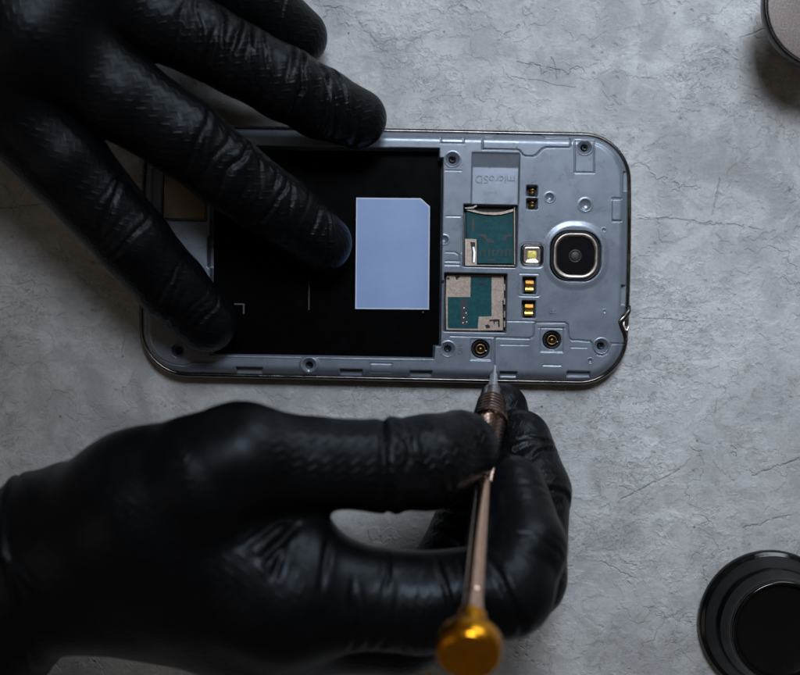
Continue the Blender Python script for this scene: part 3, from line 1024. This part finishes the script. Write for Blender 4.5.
def surface(hand, h):
    lo, hi = hand.bounds()
    lo[2] = max(lo[2], 0.0 - 3 * h)
    K = 4
    nb = np.ceil((hi - lo) / (h * K)).astype(int)
    # coarse samples at block centres
    ax = [lo[i] + (np.arange(nb[i]) + 0.5) * h * K for i in range(3)]
    G = np.stack(np.meshgrid(*ax, indexing='ij'), -1).reshape(-1, 3)
    dc = hand.d(G).reshape(nb)
    near = np.abs(dc) < h * K * 1.25
    D = np.repeat(np.repeat(np.repeat(np.where(dc > 0, 50.0, -50.0).astype(np.float32), K, 0), K, 1), K, 2)
    bi = np.argwhere(near)
    off = np.stack(np.meshgrid(*[np.arange(K)] * 3, indexing='ij'), -1).reshape(-1, 3)
    fi = (bi[:, None, :] * K + off[None]).reshape(-1, 3)
    val = np.empty(len(fi), np.float32)
    for s in range(0, len(fi), 400000):
        val[s:s + 400000] = hand.d(lo + (fi[s:s + 400000] + 0.5) * h)
    D[fi[:, 0], fi[:, 1], fi[:, 2]] = val
    D = np.pad(D, 1, constant_values=50.0)
    o = lo - 0.5 * h
    # naive surface nets
    neg = D < 0
    cnt = np.zeros(tuple(s - 1 for s in D.shape), np.int8)
    sl = [slice(0, -1), slice(1, None)]
    for a in (0, 1):
        for b2 in (0, 1):
            for c in (0, 1):
                cnt += neg[sl[a], sl[b2], sl[c]]
    act = (cnt > 0) & (cnt < 8)
    ids = -np.ones(act.shape, np.int64)
    cells = np.argwhere(act)
    ids[act] = np.arange(len(cells))
    acc = np.zeros((len(cells), 3)); num = np.zeros(len(cells))
    corners = [(a, b2, c) for a in (0, 1) for b2 in (0, 1) for c in (0, 1)]
    for q in corners:
        for ax_ in range(3):
            if q[ax_] == 0:
                r_ = list(q); r_[ax_] = 1
                v0 = D[cells[:, 0] + q[0], cells[:, 1] + q[1], cells[:, 2] + q[2]]
                v1 = D[cells[:, 0] + r_[0], cells[:, 1] + r_[1], cells[:, 2] + r_[2]]
                m = (v0 < 0) != (v1 < 0)
                tt_ = np.where(m, v0 / np.where(m, v0 - v1, 1), 0)
                pos = np.array(q, float)[None] + np.zeros((len(cells), 3))
                pos[:, ax_] += tt_
                acc += pos * m[:, None]; num += m
    V = (cells + acc / num[:, None]) * h + o
    Q = []
    for ax_ in range(3):
        a1, a2 = (ax_ + 1) % 3, (ax_ + 2) % 3
        s0 = [slice(None)] * 3; s1 = [slice(None)] * 3
        s0[ax_] = slice(0, -1); s1[ax_] = slice(1, None)
        n0, n1 = neg[tuple(s0)], neg[tuple(s1)]
        e = np.argwhere(n0 != n1)
        e = e[(e[:, a1] > 0) & (e[:, a2] > 0) & (e[:, a1] < D.shape[a1] - 1) & (e[:, a2] < D.shape[a2] - 1)]
        fl = n0[e[:, 0], e[:, 1], e[:, 2]]
        c00 = e.copy(); c00[:, a1] -= 1; c00[:, a2] -= 1
        c10 = e.copy(); c10[:, a2] -= 1
        c11 = e.copy()
        c01 = e.copy(); c01[:, a1] -= 1
        g = lambda c: ids[c[:, 0], c[:, 1], c[:, 2]]
        q = np.stack([g(c00), g(c10), g(c11), g(c01)], 1)
        q = np.where(fl[:, None], q, q[:, ::-1])
        Q.append(q)
    Q = np.concatenate(Q)
    Q = Q[(Q >= 0).all(1)]
    # pull the vertices onto the true surface
    for _ in range(2):
        N, d0 = gradient(hand, V)
        V = V - N * np.clip(d0, -h, h)[:, None]
    return V, Q


def gradient(hand, V, e=0.35):
    d0 = hand.d(V)
    g = np.stack([hand.d(V + np.eye(3)[i] * e) - hand.d(V - np.eye(3)[i] * e) for i in range(3)], 1)
    g /= np.maximum(np.linalg.norm(g, axis=1, keepdims=True), 1e-6)
    return g, d0


def finger_coords(hand, V, i):
    """arc length along the finger, distance across its back, joint-relative coordinates"""
    pts, rs = hand.f[i]
    W = np.zeros(len(V)); U = np.zeros(len(V)); A = np.zeros(len(V)); B = np.zeros(len(V)); R = np.zeros(len(V))
    s = 0.0
    ds = [cone(V, pts[k], pts[k + 1], rs[k], rs[k + 1]) for k in range(len(pts) - 1)]
    dm = np.min(ds, axis=0)
    for k in range(len(pts) - 1):
        ab = pts[k + 1] - pts[k]; ln = np.linalg.norm(ab); t_ = ab / ln
        up = np.array([0, 0, 1.0]) - t_ * t_[2]; up /= np.linalg.norm(up)
        sd_ = np.cross(t_, up)
        q = V - pts[k]
        u = q @ t_
        w = np.exp(-(ds[k] - dm) / 1.6)
        U += w * (s + np.clip(u, -12, ln + 14)); A += w * (q @ sd_); B += w * (q @ up); R += w * rs[k]; W += w
        s += ln
    U /= W; A /= W; B /= W; R /= W
    return U, A, B, R, dm, s


def build_hand(name, hand, h, folds, extra, label):
    V, Q = surface(hand, h)
    N, _ = gradient(hand, V)
    n = len(V)
    dp = hand.dpalm(V)
    best = np.full(n, 1e9); second = dp.copy(); who = -np.ones(n, int)
    along = V @ extra['dir_u']; across = V @ extra['dir_v']
    emb = np.clip((hand_gap(hand, V, dp)) / 3.0, 0, 1)
    disp = np.zeros(n)
    cand = []
    for i in range(len(hand.f)):
        U, A, B, R, dm, tot = finger_coords(hand, V, i)
        cand.append((dm, U, A, B, R, tot))
    DM = np.stack([c[0] for c in cand], 1)
    near = DM.argmin(1); dn = DM.min(1)
    for i, (dm, U, A, B, R, tot) in enumerate(cand):
        m = (near == i) & (dm < dp + 0.5)
        ang = np.arctan2(A, B)
        along = np.where(m, U, along)
        across = np.where(m, ang * R, across)
        w = np.clip((dp - dm) / 4.0 + 0.4, 0, 1) * (near == i)
        wob = vnoise(np.stack([U / 6 + 5 * i, A / 6, B / 6], 1)) - 0.5
        wob2 = vnoise(np.stack([U / 2.2 + 9, A / 2.2 + 5 * i, B / 2.2], 1)) - 0.5
        side = (B + R) / (2 * R)
        for (f0, f1, amp, lam, skew) in folds[i]:
            # single creases where the rubber buckles: a narrow valley with a swollen lip on either side
            u0 = f0 * tot
            while u0 < f1 * tot:
                dep = amp * random.uniform(0.45, 1.15)
                wd = random.uniform(0.42, 0.75)
                tl = skew + random.uniform(-0.30, 0.30)
                ac = random.uniform(-1.3, 1.3); ae = random.uniform(0.7, 1.7)
                x = U - u0 - tl * A - 2.6 * wob - 0.5 * wob2
                win = np.exp(-(np.abs(ang - ac) / ae) ** 4) * np.clip((1.45 - np.abs(ang)) / 0.5, 0.12, 1)
                disp += w * win * dep * (-np.exp(-(x / wd) ** 2) + 0.42 * np.exp(-((x - 2.1 * wd) / (1.5 * wd)) ** 2) + 0.30 * np.exp(-((x + 2.1 * wd) / (1.5 * wd)) ** 2))
                u0 += lam * random.uniform(0.55, 1.35)
    # broad slackness of the rubber everywhere
    q = V / 13.0
    disp += 0.20 * (vnoise(q + 31) - 0.5)
    disp += 0.06 * (vnoise(V / 4.3 + 9) - 0.5)
    for fn in extra.get('fn', []):
        disp += fn(V, N)
    # fade the embossing where fingers and palm meet
    gapf = np.abs(dn - dp)
    emb = np.clip((gapf - 0.6) / 2.5, 0, 1)
    tipfade = np.ones(n)
    emb = emb * np.where(dn < dp, np.array(extra['emb'])[near], 0.45)
    V = V + N * disp[:, None]
    floor_z = extra.get('floor')
    if floor_z is not None:
        V[:, 2] = np.maximum(V[:, 2], floor_z(V))
    root = extra['root']
    o = fast_mesh(name, V - root, Q, MAT['glove'])
    o.location = Vector(root) * S
    me = o.data
    for nm, arr in (('along', along), ('across', across), ('embossed', emb)):
        at = me.attributes.new(nm, 'FLOAT', 'POINT')
        at.data.foreach_set('value', arr.astype(np.float32))
    tag(o, label, 'hand')
    return o


def hand_gap(hand, V, dp):
    return np.ones(len(V)) * 3


H_STEP = 0.62
# --- the hand that steadies the phone
lw = (-235, -165, 44, 21)
left = Hand(
    palm=[((-420, -265, 50, 27), lw),
          (lw, (-20, 68, 37, 14.5)), (lw, (34, 36, 40, 15)), (lw, (80, -22, 38, 14)), (lw, (118, -82, 33, 12.5)),
          ((-20, 68, 37, 13), (34, 36, 40, 14)), ((34, 36, 40, 14), (80, -22, 38, 13)), ((80, -22, 38, 13), (118, -82, 33, 12)),
          ((-200, -80, 34, 17), (-110, 20, 27, 13))],
    fingers=[
        [(-14, 72, 37, 13.5), (64, 161, 32, 10.9), (134, 242, 25.5, 9.5), (172, 286, 19, 9.1), (206, 322, 13.6, 8.2)],
        [(40, 40, 39, 13.5), (121, 96, 35, 11.1), (182, 136, 31, 10.1), (227, 172, 26, 9.5), (281, 211, 18.5, 9.2), (323, 243, 10.6, 7.8)],
        [(80, -22, 38, 12.5), (166, 20, 34, 10.5), (240, 60, 30, 9.1), (285, 84, 25.5, 9.3), (320, 103, 20.5, 9.1), (357, 118.5, 15.2, 7.9)],
        [(118, -82, 33, 11.5), (182, -45, 28, 10.0), (246, -6, 19, 9.3), (297, 37, 10, 8.2)],
        [(-150, -5, 28, 13), (-85, 62, 19, 10.5), (-30, 105, 11, 8.5)],
    ])
bay_c = P(325, 250, 3)


def left_floor(V):
    """what the hand presses on: bay floor, phone frame or tabletop"""
    w = V[:, :2] - PH_C[:2]
    c, s = math.cos(-PH_ROT), math.sin(-PH_ROT)
    x = w[:, 0] * c - w[:, 1] * s; y = w[:, 0] * s + w[:, 1] * c
    inside = (np.abs(x) < HL) & (np.abs(y) < HW)
    a, b2 = L(210, 147), L(440, 356)
    inbay = (x > a[0]) & (x < b2[0]) & (y < a[1]) & (y > b2[1])
    return np.where(inbay, 2.45, np.where(inside, 7.05, 0.05))


build_hand('gloved_hand', left, H_STEP,
           folds=[[(0.50, 0.64, 0.40, 3.6, 0.3), (0.8, 0.97, 0.3, 3.6, 0.3)], [(0.50, 0.99, 0.55, 3.6, 0.35)], [(0.34, 1.0, 0.75, 3.8, 0.45)], [(0.4, 0.9, 0.35, 5.0, 0.3)], []],
           extra=dict(dir_u=np.array([.8, -.6, 0]), dir_v=np.array([.6, .8, 0]), emb=(0.5, 0.65, 0.7, 0.6, 0.6), root=np.array([*P(40, 40, 0)[:2], 0.0]), floor=left_floor),
           label='black gloved hand with spread fingers pressing the phone against the tabletop')

# --- the hand that holds the screwdriver
fw = (-150, 690, 43, 27)
wr = (66, 556, 46, 17.5)
im, mm, rm, pmc = (285, 592, 58, 14.6), (274, 614, 46, 14.6), (266, 624, 34, 13.6), (256, 628, 24, 12.2)
right = Hand(
    palm=[((-330, 775, 43, 28), fw), (fw, wr),
          (wr, im), (wr, mm), (wr, rm), (wr, pmc), (im, mm), (mm, rm), (rm, pmc),
          ((62, 552, 50, 16.5), (146, 509, 60, 17.2)), ((146, 509, 60, 17.2), (232, 464, 66, 12.4)), ((268, 545, 58, 12), (298, 533, 58, 7)), ((140, 530, 56, 18), im),
          ((210, 560, 48, 17), (240, 600, 44, 17))],
    fingers=[
        [(205, 478, 66, 14), (246, 458, 66, 11.8), (315, 463, 62, 10.4), (384, 466, 57, 10.7), (428, 462, 52, 11.2), (459, 449, 46.5, 9.5)],
        [(285, 592, 58, 14.4), (345, 596, 58, 12.3), (420, 603, 57, 11.6), (506, 590, 57, 11.0), (524, 548, 51, 10.1), (513, 489, 41, 8.3)],
        [(274, 614, 46, 13.8), (400, 626, 42, 11.5), (522, 577, 38, 10.8), (532, 492, 28, 9.8), (520, 441, 21, 8.2)],
        [(266, 624, 34, 12.8), (390, 630, 28, 10.5), (492, 590, 24, 10), (510, 480, 17, 8.8), (502, 409, 12.0, 6.9)],
        [(256, 628, 24, 11.5), (360, 626, 17, 10), (434, 594, 14, 9.6), (464, 530, 12, 8.6), (488, 474, 9.5, 7.8)],
    ])


def cuff_fold(V, N):
    """rolled glove edge and slack folds near the wrist"""
    q = P(33, 560, 47)
    dr = np.array([0.985, 0.17, 0.0])
    u = (V - q) @ dr
    wig = 2.2 * (vnoise(np.stack([V[:, 1] / 11, V[:, 2] / 11, V[:, 0] * 0 + 4], 1)) - 0.5) - 0.004 * (V[:, 1] - q[1]) ** 2
    bead = 0.7 * np.exp(-((u - wig) / 0.75) ** 2)
    win = np.clip((14 - u) / 8, 0, 1)
    f1 = vnoise(np.stack([(u + 0.8 * (V[:, 1] - q[1])) / 8.0, V[:, 1] / 22.0, V[:, 2] / 22.0 + 8], 1))
    fold = win * 0.9 * ((1 - np.abs(2 * f1 - 1)) ** 2 - 0.35)
    return bead + fold


def thumb_crease(V, N):
    """tight ring where the rubber buckles at the thumb joint, and the puckered web"""
    q = P(386, 465, 57)
    m = np.clip((30 - np.linalg.norm(V - q, axis=1)) / 8, 0, 1) * (V[:, 2] > 36) * (V[:, 1] > P(386, 520, 57)[1])
    u = V[:, 0] - q[0] + 0.06 * (V[:, 1] - q[1])
    a = -0.55 * np.exp(-((u + 0.2) / 0.7) ** 2) + 0.45 * np.exp(-((u - 2.0) / 1.2) ** 2)
    out = a * m
    for (x0, y0, x1, y1, dep, wd) in ((262, 556, 300, 522, 0.9, 0.9), (276, 575, 288, 538, 0.6, 0.8), (240, 545, 285, 516, 0.4, 0.8), (322, 590, 330, 530, 0.5, 0.7)):
        A0, B0 = P(x0, y0, 66)[:2], P(x1, y1, 66)[:2]
        e = B0 - A0
        wv = V[:, :2] - A0
        hh = np.clip((wv @ e) / (e @ e), 0, 1)
        dd = np.linalg.norm(wv - hh[:, None] * e, axis=1)
        fade = np.clip(1 - np.abs(2 * hh - 1), 0, 1) ** 0.6
        out = out + (V[:, 2] > 44) * dep * fade * (-np.exp(-(dd / wd) ** 2) + 0.4 * np.exp(-((dd - 2.2 * wd) / (1.5 * wd)) ** 2))
    return out


build_hand('gloved_hand', right, H_STEP,
           folds=[[(0.64, 0.86, 0.55, 2.6, 0.06)], [(0.20, 0.62, 0.62, 3.4, -0.12), (0.72, 0.97, 0.18, 5, 0)], [(0.6, 1.0, 0.6, 4.0, 0.2)], [(0.55, 0.95, 0.5, 5, 0.1)], [(0.4, 0.95, 0.9, 4, 0.2)]],
           extra=dict(dir_u=np.array([.96, .22, 0]), dir_v=np.array([-.1, .8, .6]), emb=(1.0, 0.22, 0.7, 0.7, 0.8), root=np.array([*P(200, 560, 0)[:2], 0.0]), fn=[cuff_fold, thumb_crease], floor=lambda V: np.full(len(V), 0.05)),
           label='black gloved hand pinching the screwdriver between thumb and index finger')
